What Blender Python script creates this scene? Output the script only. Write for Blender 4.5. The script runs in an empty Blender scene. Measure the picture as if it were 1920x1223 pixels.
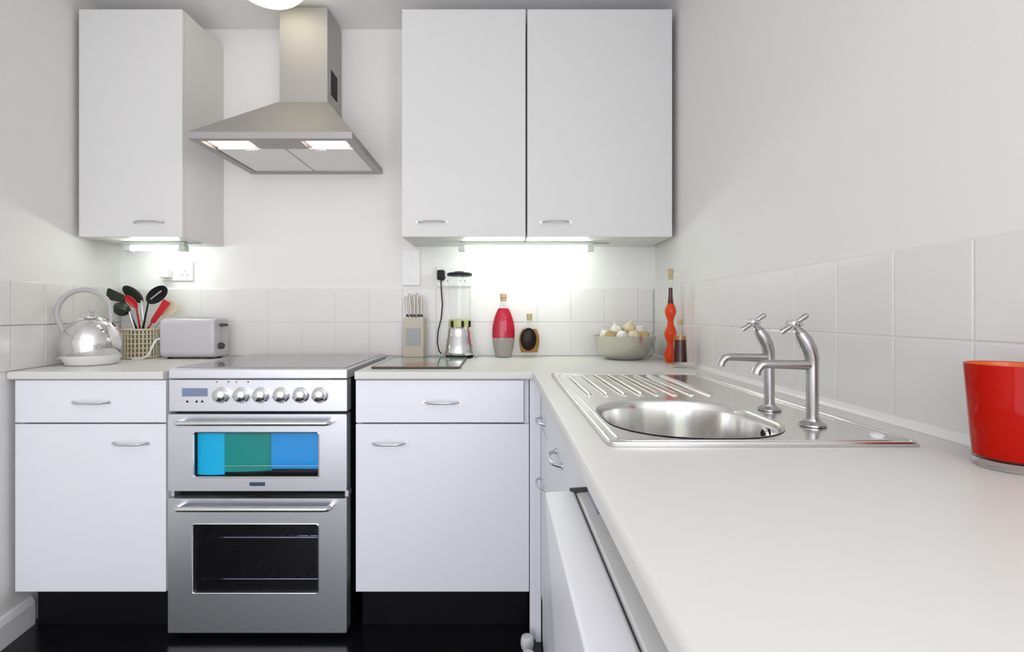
import bpy, bmesh, math, random
from mathutils import Vector, Matrix

random.seed(7)
SC = bpy.context.scene
COL = SC.collection
PI = math.pi

# ------------------------------------------------------------------ camera
EYE = 1.09                      # eye height above the floor
F = 957.0                       # focal length in pixels of a 1920 px wide frame
CX, CY = 938.0, 587.0           # where the view axis meets the picture
cam_d = bpy.data.cameras.new('camera')
cam = bpy.data.objects.new('camera', cam_d)
COL.objects.link(cam)
cam_d.sensor_fit = 'HORIZONTAL'
cam_d.sensor_width = 36.0
cam_d.lens = F / 1920.0 * 36.0
cam_d.shift_x = (960.0 - CX) / 1920.0
cam_d.shift_y = (CY - 611.5) / 1920.0
cam_d.clip_start = 0.02
cam.location = (0, 0, EYE)
cam.rotation_euler = (PI / 2, 0, 0)
SC.camera = cam

# ------------------------------------------------------------------ view, world, lights
SC.view_settings.view_transform = 'Standard'
SC.view_settings.look = 'None'
SC.view_settings.exposure = -0.12
SC.view_settings.gamma = 1.0
SC.view_settings.use_curve_mapping = False

world = bpy.data.worlds.new('world')
SC.world = world
world.use_nodes = True
bg = world.node_tree.nodes['Background']
bg.inputs['Color'].default_value = (0.80, 0.88, 1.0, 1)
bg.inputs['Strength'].default_value = 1.0

LIGHT_ASSUMED_WINDOW = 41.0
LIGHT_SIDE_FILL = 30.0
LIGHT_DOME = 3.0
LIGHT_DOME_ADDED = 3.5
LIGHT_TUBE = 36.0
LIGHT_HOOD = 8.0


def area_light(name, loc, rot, sx, sy, power, color):
    d = bpy.data.lights.new(name, 'AREA')
    d.shape = 'RECTANGLE'
    d.size, d.size_y = sx, sy
    d.energy = power
    d.color = color
    o = bpy.data.objects.new(name, d)
    COL.objects.link(o)
    o.location = loc
    o.rotation_euler = rot
    return o


# area light added as daylight of the big window assumed behind the camera
area_light('assumed_daylight', (-0.43, -1.93, 1.10), (PI / 2, 0, 0), 1.95, 2.0, LIGHT_ASSUMED_WINDOW, (0.90, 0.91, 1.0))

area_light('side_fill_light', (0.685, -0.95, 1.50), (PI / 2, 0, PI / 2), 1.2, 1.1, LIGHT_SIDE_FILL, (1.0, 0.97, 0.94))  # unseen side light added to brighten the left wall

# ------------------------------------------------------------------ materials


def principled(name, col, rough=0.5, metal=0.0, spec=0.5, **kw):
    m = bpy.data.materials.new(name)
    m.use_nodes = True
    b = m.node_tree.nodes['Principled BSDF']
    b.inputs['Base Color'].default_value = (*col, 1)
    b.inputs['Roughness'].default_value = rough
    b.inputs['Metallic'].default_value = metal
    b.inputs['Specular IOR Level'].default_value = spec
    for k, v in kw.items():
        b.inputs[k].default_value = v
    return m


def grain(m, scale, amount, bump=0.0, stretch=(1, 1, 1), rough_amp=0.0):
    """fine procedural colour grain, roughness variation and relief"""
    nt = m.node_tree
    b = nt.nodes['Principled BSDF']
    tc = nt.nodes.new('ShaderNodeTexCoord')
    mp = nt.nodes.new('ShaderNodeMapping')
    mp.inputs['Scale'].default_value = stretch
    nz = nt.nodes.new('ShaderNodeTexNoise')
    nz.inputs['Scale'].default_value = scale
    nz.inputs['Detail'].default_value = 4
    nt.links.new(tc.outputs['Object'], mp.inputs['Vector'])
    nt.links.new(mp.outputs['Vector'], nz.inputs['Vector'])
    if amount:
        c = b.inputs['Base Color'].default_value[:]
        rp = nt.nodes.new('ShaderNodeMapRange')
        rp.inputs['To Min'].default_value = 1 - amount
        rp.inputs['To Max'].default_value = 1 + amount
        mx = nt.nodes.new('ShaderNodeVectorMath')
        mx.operation = 'SCALE'
        mx.inputs[0].default_value = c[:3]
        nt.links.new(nz.outputs['Fac'], rp.inputs['Value'])
        nt.links.new(rp.outputs['Result'], mx.inputs['Scale'])
        nt.links.new(mx.outputs['Vector'], b.inputs['Base Color'])
    if rough_amp:
        r = b.inputs['Roughness'].default_value
        rr = nt.nodes.new('ShaderNodeMapRange')
        rr.inputs['To Min'].default_value = max(0, r - rough_amp)
        rr.inputs['To Max'].default_value = r + rough_amp
        nt.links.new(nz.outputs['Fac'], rr.inputs['Value'])
        nt.links.new(rr.outputs['Result'], b.inputs['Roughness'])
    if bump:
        bp = nt.nodes.new('ShaderNodeBump')
        bp.inputs['Strength'].default_value = bump
        bp.inputs['Distance'].default_value = 0.002
        nt.links.new(nz.outputs['Fac'], bp.inputs['Height'])
        nt.links.new(bp.outputs['Normal'], b.inputs['Normal'])
    return m


def emitter(name, col, strength):
    m = bpy.data.materials.new(name)
    m.use_nodes = True
    nt = m.node_tree
    nt.nodes.remove(nt.nodes['Principled BSDF'])
    e = nt.nodes.new('ShaderNodeEmission')
    e.inputs['Color'].default_value = (*col, 1)
    e.inputs['Strength'].default_value = strength
    nt.links.new(e.outputs[0], nt.nodes['Material Output'].inputs['Surface'])
    return m


def clear_pane(name, tint, gloss=0.08, rough=0.02):
    """thin sheet of glass: mostly see-through with a mirror share"""
    m = bpy.data.materials.new(name)
    m.use_nodes = True
    nt = m.node_tree
    nt.nodes.remove(nt.nodes['Principled BSDF'])
    t = nt.nodes.new('ShaderNodeBsdfTransparent')
    t.inputs['Color'].default_value = (*tint, 1)
    g = nt.nodes.new('ShaderNodeBsdfGlossy')
    g.inputs['Roughness'].default_value = rough
    fr = nt.nodes.new('ShaderNodeLayerWeight')
    fr.inputs['Blend'].default_value = 0.5
    pw = nt.nodes.new('ShaderNodeMath')
    pw.operation = 'POWER'
    pw.inputs[1].default_value = 4.0
    ad = nt.nodes.new('ShaderNodeMath')
    ad.operation = 'MULTIPLY_ADD'
    ad.inputs[1].default_value = 0.35
    ad.inputs[2].default_value = gloss
    ad.use_clamp = True
    nt.links.new(fr.outputs['Facing'], pw.inputs[0])
    nt.links.new(pw.outputs[0], ad.inputs[0])
    mx = nt.nodes.new('ShaderNodeMixShader')
    nt.links.new(ad.outputs[0], mx.inputs[0])
    nt.links.new(t.outputs[0], mx.inputs[1])
    nt.links.new(g.outputs[0], mx.inputs[2])
    nt.links.new(mx.outputs[0], nt.nodes['Material Output'].inputs['Surface'])
    return m


M = {}
M['wall'] = grain(principled('white_paint', (0.80, 0.79, 0.775), 0.55, spec=0.3), 60, 0.01, 0.03)
M['ceiling'] = grain(principled('ceiling_paint', (0.90, 0.89, 0.89), 0.8, spec=0.2), 40, 0.01, 0.03)
M['floor'] = grain(principled('black_floor', (0.006, 0.006, 0.008), 0.22), 9, 0.25, 0.02, rough_amp=0.08)
M['bounce_sheet'] = grain(principled('pale_bounce', (0.82, 0.79, 0.75), 0.9, spec=0.1), 120, 0.12, 0.3)
M['skirting'] = principled('skirting_gloss', (0.80, 0.80, 0.80), 0.35)
M['tile'] = grain(principled('white_glaze', (0.75, 0.735, 0.72), 0.16, spec=0.4), 6, 0.012, 0.01)
M['grout'] = principled('white_grout', (0.74, 0.735, 0.72), 0.7, spec=0.2)
M['laminate'] = grain(principled('white_laminate_bluelit', (0.81, 0.815, 0.86), 0.38, spec=0.4), 30, 0.008, 0.01)  # bluish daylight on the lower fronts is put into this colour
M['laminate_up'] = grain(principled('white_laminate_upper', (0.725, 0.72, 0.71), 0.45, spec=0.35), 30, 0.008, 0.01)  # same laminate on the upper doors, without the painted blue light
M['worktop'] = grain(principled('worktop_laminate', (0.70, 0.695, 0.665), 0.38, spec=0.3), 140, 0.012, 0.02)
M['plinth'] = principled('black_plinth', (0.004, 0.004, 0.006), 0.5, spec=0.2)
M['steel'] = grain(principled('brushed_steel', (0.69, 0.70, 0.74), 0.40, 1.0, Anisotropic=0.4), 14, 0.04, 0.03, (1, 1, 40), 0.05)
M['hoodsteel'] = grain(principled('hood_steel', (0.47, 0.455, 0.44), 0.62, 1.0), 14, 0.04, 0.03, (40, 1, 1), 0.05)
M['sinksteel'] = grain(principled('sink_steel', (0.70, 0.695, 0.68), 0.20, 1.0), 20, 0.03, 0.02, (30, 1, 1), 0.05)
M['chrome'] = principled('chrome', (0.78, 0.78, 0.79), 0.08, 1.0)
M['kettle'] = principled('polished_steel', (0.80, 0.79, 0.79), 0.07, 1.0)
M['tapchrome'] = grain(principled('worn_chrome', (0.46, 0.45, 0.45), 0.25, 1.0), 30, 0.08)
M['handle'] = principled('satin_handle', (0.66, 0.66, 0.68), 0.28, 1.0)
M['black'] = principled('black_plastic', (0.008, 0.008, 0.009), 0.5, spec=0.25)
M['olive'] = grain(principled('dark_nylon', (0.020, 0.028, 0.016), 0.3), 20, 0.2)
M['body'] = principled('cooker_body', (0.004, 0.004, 0.005), 0.6, spec=0.15)
M['hob'] = principled('ceramic_hob', (0.30, 0.28, 0.275), 0.05, spec=0.9)
M['oven_dark'] = principled('oven_enamel', (0.012, 0.013, 0.020), 0.35)
M['oven_pane'] = clear_pane('oven_door_glass', (0.75, 0.75, 0.85), 0.05)
M['oven_pane_up'] = clear_pane('oven_upper_glass', (0.97, 0.97, 0.98), 0.012)
M['cyan'] = principled('cyan_reflection', (0.0, 0.50, 0.84), 0.3, spec=0.2)  # reflection colours of the oven glass, given to added panels
M['green'] = principled('green_reflection', (0.0, 0.30, 0.26), 0.3, spec=0.2)
M['blue'] = principled('blue_reflection', (0.02, 0.34, 0.80), 0.3, spec=0.2)
M['display'] = principled('lcd_grey_blue', (0.20, 0.24, 0.38), 0.15)
M['badge'] = principled('badge_blue', (0.03, 0.06, 0.13), 0.3)
M['white_plastic'] = principled('white_plastic', (0.78, 0.78, 0.77), 0.3)
M['toaster'] = principled('toaster_white', (0.55, 0.54, 0.565), 0.25)
M['greyhandle'] = principled('grey_handle', (0.44, 0.42, 0.43), 0.4)
M['red'] = principled('red_nylon', (0.55, 0.012, 0.02), 0.3)
M['cream'] = principled('cream_wood', (0.62, 0.54, 0.40), 0.5)
M['crock'] = grain(principled('cream_mesh', (0.66, 0.60, 0.44), 0.45), 40, 0.08)
M['crock_in'] = principled('crock_inner', (0.20, 0.16, 0.09), 0.5)
M['block'] = grain(principled('pale_beech', (0.50, 0.445, 0.36), 0.45), 12, 0.06, 0.02, (1, 1, 8))
M['plate_grey'] = principled('block_panel', (0.33, 0.345, 0.34), 0.45)
M['knife'] = principled('knife_steel', (0.48, 0.45, 0.40), 0.3, 1.0)
M['cork'] = grain(principled('cork', (0.50, 0.40, 0.22), 0.7), 90, 0.2)
M['glass'] = clear_pane('clear_glass', (0.96, 0.975, 0.96), 0.03)
M['jug'] = clear_pane('jug_glass', (0.985, 0.99, 0.985), 0.02)
M['bowl_glass'] = principled('bowl_frosted', (0.64, 0.63, 0.56), 0.22, 0.75)
M['pink'] = principled('pink_red_liquid', (0.52, 0.0, 0.03), 0.2, spec=0.3)
M['greysalt'] = grain(principled('grey_salt', (0.36, 0.32, 0.30), 0.5), 80, 0.15)
M['syrup'] = principled('dark_syrup', (0.012, 0.004, 0.004), 0.25, spec=0.2)
M['amber'] = principled('amber_oil', (0.50, 0.22, 0.02), 0.10, **{'Transmission Weight': 0.3, 'Coat Weight': 0.4})
M['orange'] = principled('orange_red_liquid', (1.0, 0.085, 0.01), 0.15, spec=0.3, **{'Transmission Weight': 0.5, 'IOR': 1.12})
M['darkred'] = principled('dark_red_oil', (0.06, 0.006, 0.004), 0.2, spec=0.25)
M['vase'] = principled('red_glass', (0.62, 0.006, 0.0), 0.08, spec=0.2, **{'Transmission Weight': 0.35, 'IOR': 1.3})
M['vase_glow'] = principled('orange_shine_through', (0.85, 0.16, 0.01), 0.15)  # orange light coming through the red glass, put into the colour
M['clear_solid'] = principled('clear_solid_glass', (0.97, 0.93, 0.93), 0.03, **{'Transmission Weight': 1.0, 'IOR': 1.45})
M['board'] = principled('board_glass', (0.30, 0.37, 0.30), 0.06, spec=0.7)
M['board_red'] = principled('board_print', (0.42, 0.16, 0.12), 0.2)
M['board_edge'] = principled('board_edge', (0.09, 0.07, 0.06), 0.3)
M['garlic'] = grain(principled('bulb_skin', (0.70, 0.60, 0.40), 0.45), 18, 0.22, 0.1)
M['garlic_white'] = grain(principled('bulb_skin_white', (0.82, 0.79, 0.70), 0.4), 18, 0.10, 0.1)
M['garlic_tan'] = grain(principled('bulb_skin_tan', (0.50, 0.36, 0.17), 0.45), 18, 0.22, 0.1)
M['yellow_green'] = principled('collar_glass', (0.50, 0.52, 0.22), 0.15)
M['latch'] = principled('blue_grey_trim', (0.20, 0.24, 0.38), 0.3)
M['seal'] = principled('dark_seal', (0.05, 0.05, 0.05), 0.6)
M['filter'] = grain(principled('hood_filter', (0.86, 0.84, 0.83), 0.45, 0.15), 220, 0.06, 0.1)
M['tube'] = emitter('fluorescent_tube', (0.91, 1.0, 0.89), LIGHT_TUBE)
M['tube_body'] = principled('lamp_housing', (0.60, 0.66, 0.57), 0.4)
M['hood_lamp'] = emitter('hood_lamp_glow', (1.0, 0.80, 0.72), LIGHT_HOOD)
M['dome'] = emitter('dome_glow', (1.0, 0.93, 0.72), LIGHT_DOME)
M['dome_added'] = emitter('dome_glow_added', (1.0, 0.90, 0.74), LIGHT_DOME_ADDED)
M['paint_white'] = principled('frame_paint', (0.8, 0.8, 0.8), 0.4)

# ------------------------------------------------------------------ mesh helpers


def at(px, py, y):
    """the world point at depth y seen at a pixel of the photograph"""
    return Vector(((px - CX) * y / F, y, EYE + (CY - py) * y / F))


def bm_new():
    return bmesh.new()


def add_box(bm, x0, x1, y0, y1, z0, z1, bev=0.0, seg=2):
    r = bmesh.ops.create_cube(bm, size=1.0)
    vs = r['verts']
    for v in vs:
        v.co = Vector(((x0 + x1) / 2 + v.co.x * (x1 - x0), (y0 + y1) / 2 + v.co.y * (y1 - y0), (z0 + z1) / 2 + v.co.z * (z1 - z0)))
    if bev > 0:
        es = set()
        for v in vs:
            es.update(v.link_edges)
        bmesh.ops.bevel(bm, geom=list(es), offset=bev, segments=seg, profile=0.5, affect='EDGES')
    return bm


def add_lathe(bm, prof, c, seg=32, sx=1.0, sy=1.0, rot=None, cap=True):
    """revolve a (radius, height) profile about a vertical axis through c"""
    c = Vector(c)
    rings = []
    for r, z in prof:
        ring = []
        n = seg
        for i in range(n):
            a = 2 * PI * i / n
            p = Vector((r * math.cos(a) * sx, r * math.sin(a) * sy, z))
            if rot is not None:
                p = rot @ p
            ring.append(bm.verts.new(c + p))
        rings.append(ring)
    for a, b in zip(rings, rings[1:]):
        for i in range(seg):
            j = (i + 1) % seg
            bm.faces.new((a[i], a[j], b[j], b[i]))
    if cap:
        bm.faces.new(list(reversed(rings[0])))
        bm.faces.new(rings[-1])
    return bm


def add_tube(bm, pts, rad, seg=10, closed=False, caps=True):
    pts = [Vector(p) for p in pts]
    n = len(pts)
    rads = rad if isinstance(rad, (list, tuple)) else [rad] * n
    rings = []
    prev = None
    for i, p in enumerate(pts):
        if closed:
            t = pts[(i + 1) % n] - pts[i - 1]
        else:
            t = pts[min(i + 1, n - 1)] - pts[max(i - 1, 0)]
        t.normalize()
        if prev is None:
            up = Vector((0, 0, 1)) if abs(t.z) < 0.9 else Vector((1, 0, 0))
            u = t.cross(up).normalized()
        else:
            u = (prev - t * prev.dot(t)).normalized()
        prev = u
        w = t.cross(u)
        rings.append([bm.verts.new(p + (u * math.cos(2 * PI * k / seg) + w * math.sin(2 * PI * k / seg)) * rads[i]) for k in range(seg)])
    pairs = list(zip(rings, rings[1:]))
    if closed:
        pairs.append((rings[-1], rings[0]))
    for a, b in pairs:
        for k in range(seg):
            j = (k + 1) % seg
            bm.faces.new((a[k], a[j], b[j], b[k]))
    if caps and not closed:
        bm.faces.new(list(reversed(rings[0])))
        bm.faces.new(rings[-1])
    return bm


def add_ball(bm, c, rx, ry, rz, rot=None, u=16, v=10):
    r = bmesh.ops.create_uvsphere(bm, u_segments=u, v_segments=v, radius=1.0)
    c = Vector(c)
    for x in r['verts']:
        p = Vector((x.co.x * rx, x.co.y * ry, x.co.z * rz))
        if rot is not None:
            p = rot @ p
        x.co = c + p
    return bm


def rrect(x0, x1, y0, y1, r, n=8):
    """closed loop of a rounded rectangle, 4*(n+1) points"""
    pts = []
    for cx, cy, a0 in ((x1 - r, y1 - r, 0), (x0 + r, y1 - r, PI / 2), (x0 + r, y0 + r, PI), (x1 - r, y0 + r, 3 * PI / 2)):
        for i in range(n + 1):
            a = a0 + PI / 2 * i / n
            pts.append((cx + r * math.cos(a), cy + r * math.sin(a)))
    return pts


def slab_with_hole(bm, outer, hole, depth, to3d):
    """flat plate with an opening: outer and hole are 2-D loops, to3d(u, v, d) places them"""
    loops = [outer] + ([hole] if hole else [])
    front, back = [], []
    for L in loops:
        front.append([bm.verts.new(to3d(u, v, 0.0)) for u, v in L])
        back.append([bm.verts.new(to3d(u, v, depth)) for u, v in L])
    for side in (front, back):
        es = []
        for L in side:
            for i in range(len(L)):
                es.append(bm.edges.new((L[i], L[(i + 1) % len(L)])))
        bmesh.ops.triangle_fill(bm, edges=es, use_beauty=True)
    for a, b in zip(front, back):
        for i in range(len(a)):
            j = (i + 1) % len(a)
            bm.faces.new((a[i], a[j], b[j], b[i]))
    bmesh.ops.recalc_face_normals(bm, faces=bm.faces[:])
    return bm


def add_loft(bm, loops, cap_end=True):
    rows = [[bm.verts.new(p) for p in L] for L in loops]
    for a, b in zip(rows, rows[1:]):
        n = len(a)
        for i in range(n):
            j = (i + 1) % n
            bm.faces.new((a[i], a[j], b[j], b[i]))
    if cap_end:
        bm.faces.new(rows[-1])
    return bm


def origin_of(parent):
    o = Vector((0, 0, 0))
    while parent is not None:
        o += parent.location
        parent = parent.parent
    return o


def obj(name, bm, mat, parent=None, smooth=35, base=None):
    """link a bmesh built in world coordinates as ONE mesh object"""
    bmesh.ops.recalc_face_normals(bm, faces=bm.faces[:])
    off = origin_of(parent) + (Vector(base) if base else Vector((0, 0, 0)))
    bmesh.ops.translate(bm, verts=bm.verts[:], vec=-off)
    me = bpy.data.meshes.new(name)
    bm.to_mesh(me)
    bm.free()
    me.materials.append(M[mat] if isinstance(mat, str) else mat)
    if smooth:
        for p in me.polygons:
            p.use_smooth = True
        me.set_sharp_from_angle(angle=math.radians(smooth))
    o = bpy.data.objects.new(name, me)
    COL.objects.link(o)
    if smooth and len(me.polygons) < 400:
        wn = o.modifiers.new('normals', 'WEIGHTED_NORMAL')
        wn.keep_sharp = True
    if base:
        o.location = base
    o.parent = parent
    return o


def tag(o, label, cat, group=None):
    o['label'] = label
    o['category'] = cat
    if group:
        o['group'] = group
    return o


def thing(name, label, cat, loc, group=None):
    o = bpy.data.objects.new(name, None)
    o.empty_display_size = 0.05
    COL.objects.link(o)
    o.location = loc
    return tag(o, label, cat, group)


def structure(name, bm, mat, smooth=0, base=None):
    o = obj(name, bm, mat, None, smooth, base)
    o['kind'] = 'structure'
    return o


def box_obj(name, dims, mat, parent, bev=0.0015, seg=2):
    return obj(name, add_box(bm_new(), *dims, bev, seg), mat, parent)


def arc(c, r, a0, a1, n, u, v):
    c, u, v = Vector(c), Vector(u), Vector(v)
    return [c + u * (r * math.cos(a0 + (a1 - a0) * i / n)) + v * (r * math.sin(a0 + (a1 - a0) * i / n)) for i in range(n + 1)]


def bow_handle(name, c, along, out, length, parent, mat='handle', stand=0.026, rad=0.0035):
    """bar handle bowing out of a face: c on the face, along and out are unit vectors"""
    c, along, out = Vector(c), Vector(along), Vector(out)
    h = length / 2
    pts = []
    n = 14
    for i in range(n + 1):
        t = -1 + 2 * i / n
        o = stand * (1 - abs(t) ** 4)
        pts.append(c + along * (t * h) + out * (o + 0.001))
    bm = add_tube(bm_new(), pts, rad, 8)
    for s in (-1, 1):
        p = c + along * (s * h)
        add_tube(bm, [p, p + out * 0.004], rad * 1.7, 10)
    return obj(name, bm, mat, parent)


def up(h):
    """height above the floor from height relative to the eye"""
    return EYE + h


# ------------------------------------------------------------------ the room
HC = up(-0.194)          # worktop surface
CEIL = up(1.284)
YB = 2.31                # back wall
XR = 0.70                # right wall
YF = -1.95               # wall behind the camera
XL_B, XL_F, YL_F = -1.722, -1.622, 1.62     # the left wall runs slightly askew as far as the worktop end


def xl(y):
    return XL_B + (XL_F - XL_B) * (YB - y) / (YB - YL_F) if y > YL_F else XL_F


floor = structure('floor', add_box(bm_new(), -2.0, XR + 0.1, YF - 0.1, YB + 0.1, -0.05, 0.0), 'floor')
ceiling = structure('ceiling', add_box(bm_new(), -2.0, XR + 0.1, YF - 0.1, YB + 0.1, CEIL, CEIL + 0.08), 'ceiling')
wall_back = structure('wall_back', add_box(bm_new(), -2.0, XR + 0.1, YB, YB + 0.1, 0, CEIL), 'wall')
wall_right = structure('wall_right', slab_with_hole(bm_new(), [(YF - 0.1, 0), (YB, 0), (YB, CEIL), (YF - 0.1, CEIL)],
                                                    [(-1.60, 0.92), (-0.30, 0.92), (-0.30, 2.08), (-1.60, 2.08)], 0.1, lambda u, v, d: Vector((XR + d, u, v))), 'wall')  # opening added for the unseen side window
bm = bm_new()
plan = [(XL_B, YB), (XL_F, YL_F), (XL_F, YF - 0.1), (-2.0, YF - 0.1), (-2.0, YB)]
slab_with_hole(bm, plan, None, CEIL, lambda u, v, d: Vector((u, v, d)))
wall_left = structure('wall_left', bm, 'wall')
# wall behind the camera with a wide window assumed as daylight source
bm = bm_new()
slab_with_hole(bm, [(XL_F, 0), (XR, 0), (XR, CEIL), (XL_F, CEIL)], [(-1.45, 0.05), (0.60, 0.05), (0.60, 2.15), (-1.45, 2.15)], 0.1,
               lambda u, v, d: Vector((u, YF - d, v)))
wall_front = structure('wall_front', bm, 'wall')
bm = bm_new()
for d in ((-1.45, 0.60, 0.05, 0.10), (-1.45, 0.60, 2.10, 2.15), (-1.45, -1.40, 0.10, 2.10), (0.55, 0.60, 0.10, 2.10), (-0.45, -0.40, 0.10, 2.10)):
    add_box(bm, d[0], d[1], YF - 0.07, YF - 0.03, d[2], d[3], 0.004)
assumed_win = structure('assumed_window', bm, 'paint_white')  # frame of the assumed window, out of view
for x0, x1 in ((-1.40, -0.45), (-0.40, 0.55)):
    obj('pane', add_box(bm_new(), x0, x1, YF - 0.052, YF - 0.048, 0.10, 2.10), 'glass', assumed_win)

bm = bm_new()
for d in ((-1.60, -0.30, 0.92, 0.97), (-1.60, -0.30, 2.03, 2.08), (-1.60, -1.55, 0.97, 2.03), (-0.35, -0.30, 0.97, 2.03), (-0.975, -0.925, 0.97, 2.03)):
    add_box(bm, XR + 0.03, XR + 0.07, d[0], d[1], d[2], d[3], 0.004)
fill_win = structure('fill_window', bm, 'paint_white')  # window added out of view as source for the side light
for y0, y1 in ((-1.55, -0.975), (-0.925, -0.35)):
    obj('pane', add_box(bm_new(), XR + 0.048, XR + 0.052, y0, y1, 0.97, 2.03), 'glass', fill_win)

# skirting along the left wall
bm = bm_new()
prof = [(0, 0.0), (0.016, 0.0), (0.016, 0.075), (0.011, 0.088), (0.008, 0.094), (0, 0.098)]
ends = [(xl(1.79), 1.79), (XL_F, YL_F), (XL_F, YF)]
rows = [[bm.verts.new((x + u, y, v)) for u, v in prof] for x, y in ends]
for a, b in zip(rows, rows[1:]):
    for i in range(len(prof)):
        j = (i + 1) % len(prof)
        bm.faces.new((a[i], a[j], b[j], b[i]))
bm.faces.new(rows[0])
bm.faces.new(rows[-1])
structure('baseboard_left', bm, 'skirting')

# pale sheet added on the unseen floor to bounce light upward
tag(obj('bounce_sheet', add_box(bm_new(), XL_F + 0.02, XR - 0.02, YF + 0.02, -0.30, 0.0005, 0.012, 0.003), 'bounce_sheet', None, 30, ((XL_F + XR) / 2, -1.1, 0.0005)),
    'pale plain sheet added on the unseen floor to bounce light onto the ceiling', 'bounce_sheet')

# wall tiles: two courses above the worktop, each tile its own mesh object
T = 0.152
TH = 0.1492


def tile_mesh(w, h):
    b = add_box(bm_new(), -w / 2, w / 2, -0.006, 0.0, -h / 2, h / 2, 0.0018, 2)
    me = bpy.data.meshes.new('tile')
    b.to_mesh(me)
    b.free()
    me.materials.append(M['tile'])
    return me


TM = tile_mesh(TH, TH)


def put_tile(me, parent, loc, rz):
    o = bpy.data.objects.new('tile', me)
    COL.objects.link(o)
    o.parent = parent
    o.location = loc
    o.rotation_euler = (random.uniform(-.0015, .0015), random.uniform(-.001, .001), rz + random.uniform(-.0015, .0015))


ROWS = (HC + T / 2, HC + 1.5 * T)
for z in ROWS:
    x = -0.745 - 6 * T
    # back wall
    w0 = x - (XL_B + 0.010)
    put_tile(tile_mesh(w0 - 0.003, TH), wall_back, (x - w0 / 2, YB - 0.0005, z), 0)
    while x + T < XR - 0.008:
        put_tile(TM, wall_back, (x + T / 2, YB - 0.0005, z), 0)
        x += T
    w1 = XR - 0.008 - x
    if w1 > 0.02:
        put_tile(tile_mesh(w1 - 0.003, TH), wall_back, (x + w1 / 2, YB - 0.0005, z), 0)
    # right wall (a joint at 0.748 m from the camera)
    y = 0.748 - 3 * T
    while y + T < YB - 0.008:
        put_tile(TM, wall_right, (XR - 0.0005, y + T / 2, z), -PI / 2)
        y += T
    w1 = YB - 0.008 - y
    if w1 > 0.02:
        put_tile(tile_mesh(w1 - 0.003, TH), wall_right, (XR - 0.0005, y + w1 / 2, z), -PI / 2)
    # left wall, from the worktop's front edge to the corner
    a = Vector((XL_B, YB, 0))
    b = Vector((XL_F, YL_F, 0))
    d = (b - a).normalized()
    L = 0.012
    rz = math.atan2(d.y, d.x) + PI
    while L + T < (b - a).length - 0.03:
        p = a + d * (L + T / 2)
        put_tile(TM, wall_left, (p.x + 0.0006, p.y, z), rz)
        L += T
    w1 = (b - a).length - 0.03 - L
    if w1 > 0.02:
        p = a + d * (L + w1 / 2)
        put_tile(tile_mesh(w1 - 0.003, TH), wall_left, (p.x + 0.0006, p.y, z), rz)

# grout filling the joints to just behind the tile faces
g0, g1 = HC + 0.0005, HC + 2 * T - 0.001
obj('grout', add_box(bm_new(), XL_B + 0.012, XR - 0.0075, YB - 0.0047, YB - 0.0002, g0, g1), 'grout', wall_back, 0)
obj('grout', add_box(bm_new(), XR - 0.0047, XR - 0.0002, 0.748 - 3 * T, YB - 0.0075, g0, g1), 'grout', wall_right, 0)

# white sealing strip where worktop and right wall meet
bm = bm_new()
pf = [(0, 0.0003), (0.0, 0.014), (-0.004, 0.013), (-0.010, 0.006), (-0.013, 0.0003)]
rr = [[bm.verts.new((XR - 0.0065 + u, y, HC + v)) for u, v in pf] for y in (0.2, YB - 0.02)]
for i in range(len(pf)):
    j = (i + 1) % len(pf)
    bm.faces.new((rr[0][i], rr[0][j], rr[1][j], rr[1][i]))
bm.faces.new(rr[0])
bm.faces.new(rr[1])
structure('trim_1', bm, 'white_plastic')

# ------------------------------------------------------------------ base cabinets
YD = 1.70                # plane of the base doors
ZB = up(-0.929)          # underside of the doors
ZT = up(-0.224)          # top of the drawer fronts
WT = HC - 0.027          # underside of the worktop


def carcass_panels(bm, x0, x1, y0, y1, z0, z1, t=0.016, open_front='y'):
    """open box of boards"""
    add_box(bm, x0, x0 + t, y0, y1, z0, z1)
    add_box(bm, x1 - t, x1, y0, y1, z0, z1)
    add_box(bm, x0 + t, x1 - t, y0, y1, z0, z0 + t)
    if open_front == 'y':
        add_box(bm, x0 + t, x1 - t, y1 - 0.006, y1, z0 + t, z1)
        add_box(bm, x0 + t, x1 - t, y0, y0 + 0.09, z1 - t, z1)
    else:
        add_box(bm, x0 + t, x1 - t, y0, y0 + t, z0 + t, z1)
        add_box(bm, x0 + t, x1 - t, y1 - t, y1, z0 + t, z1)
    return bm


def base_unit(label, x0, x1, drawer_x1, hx_drawer, hx_door, dark=False):
    t = thing('base_cabinet', label, 'cabinet', ((x0 + x1) / 2, 1.98, 0))
    obj('carcass', carcass_panels(bm_new(), x0, x1, YD + 0.020, YB - 0.012, ZB, WT - 0.0005), 'laminate', t, 0)
    zs = up(-0.368)
    dr = box_obj('drawer', (x0, drawer_x1, YD, YD + 0.018, zs + 0.0025, ZT), 'laminate', t)
    do = box_obj('door', (x0, x1, YD, YD + 0.018, ZB, zs - 0.0025), 'laminate', t)
    bow_handle('handle', (hx_drawer, YD, up(-0.298)), (1, 0, 0), (0, -1, 0), 0.118, dr)
    bow_handle('handle', (hx_door, YD, up(-0.434)), (1, 0, 0), (0, -1, 0), 0.114, do)
    obj('plinth', add_box(bm_new(), x0, x1, YD + 0.085, YD + 0.10, 0.0005, ZB - 0.0005), 'plinth', t, 0)
    return t


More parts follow.
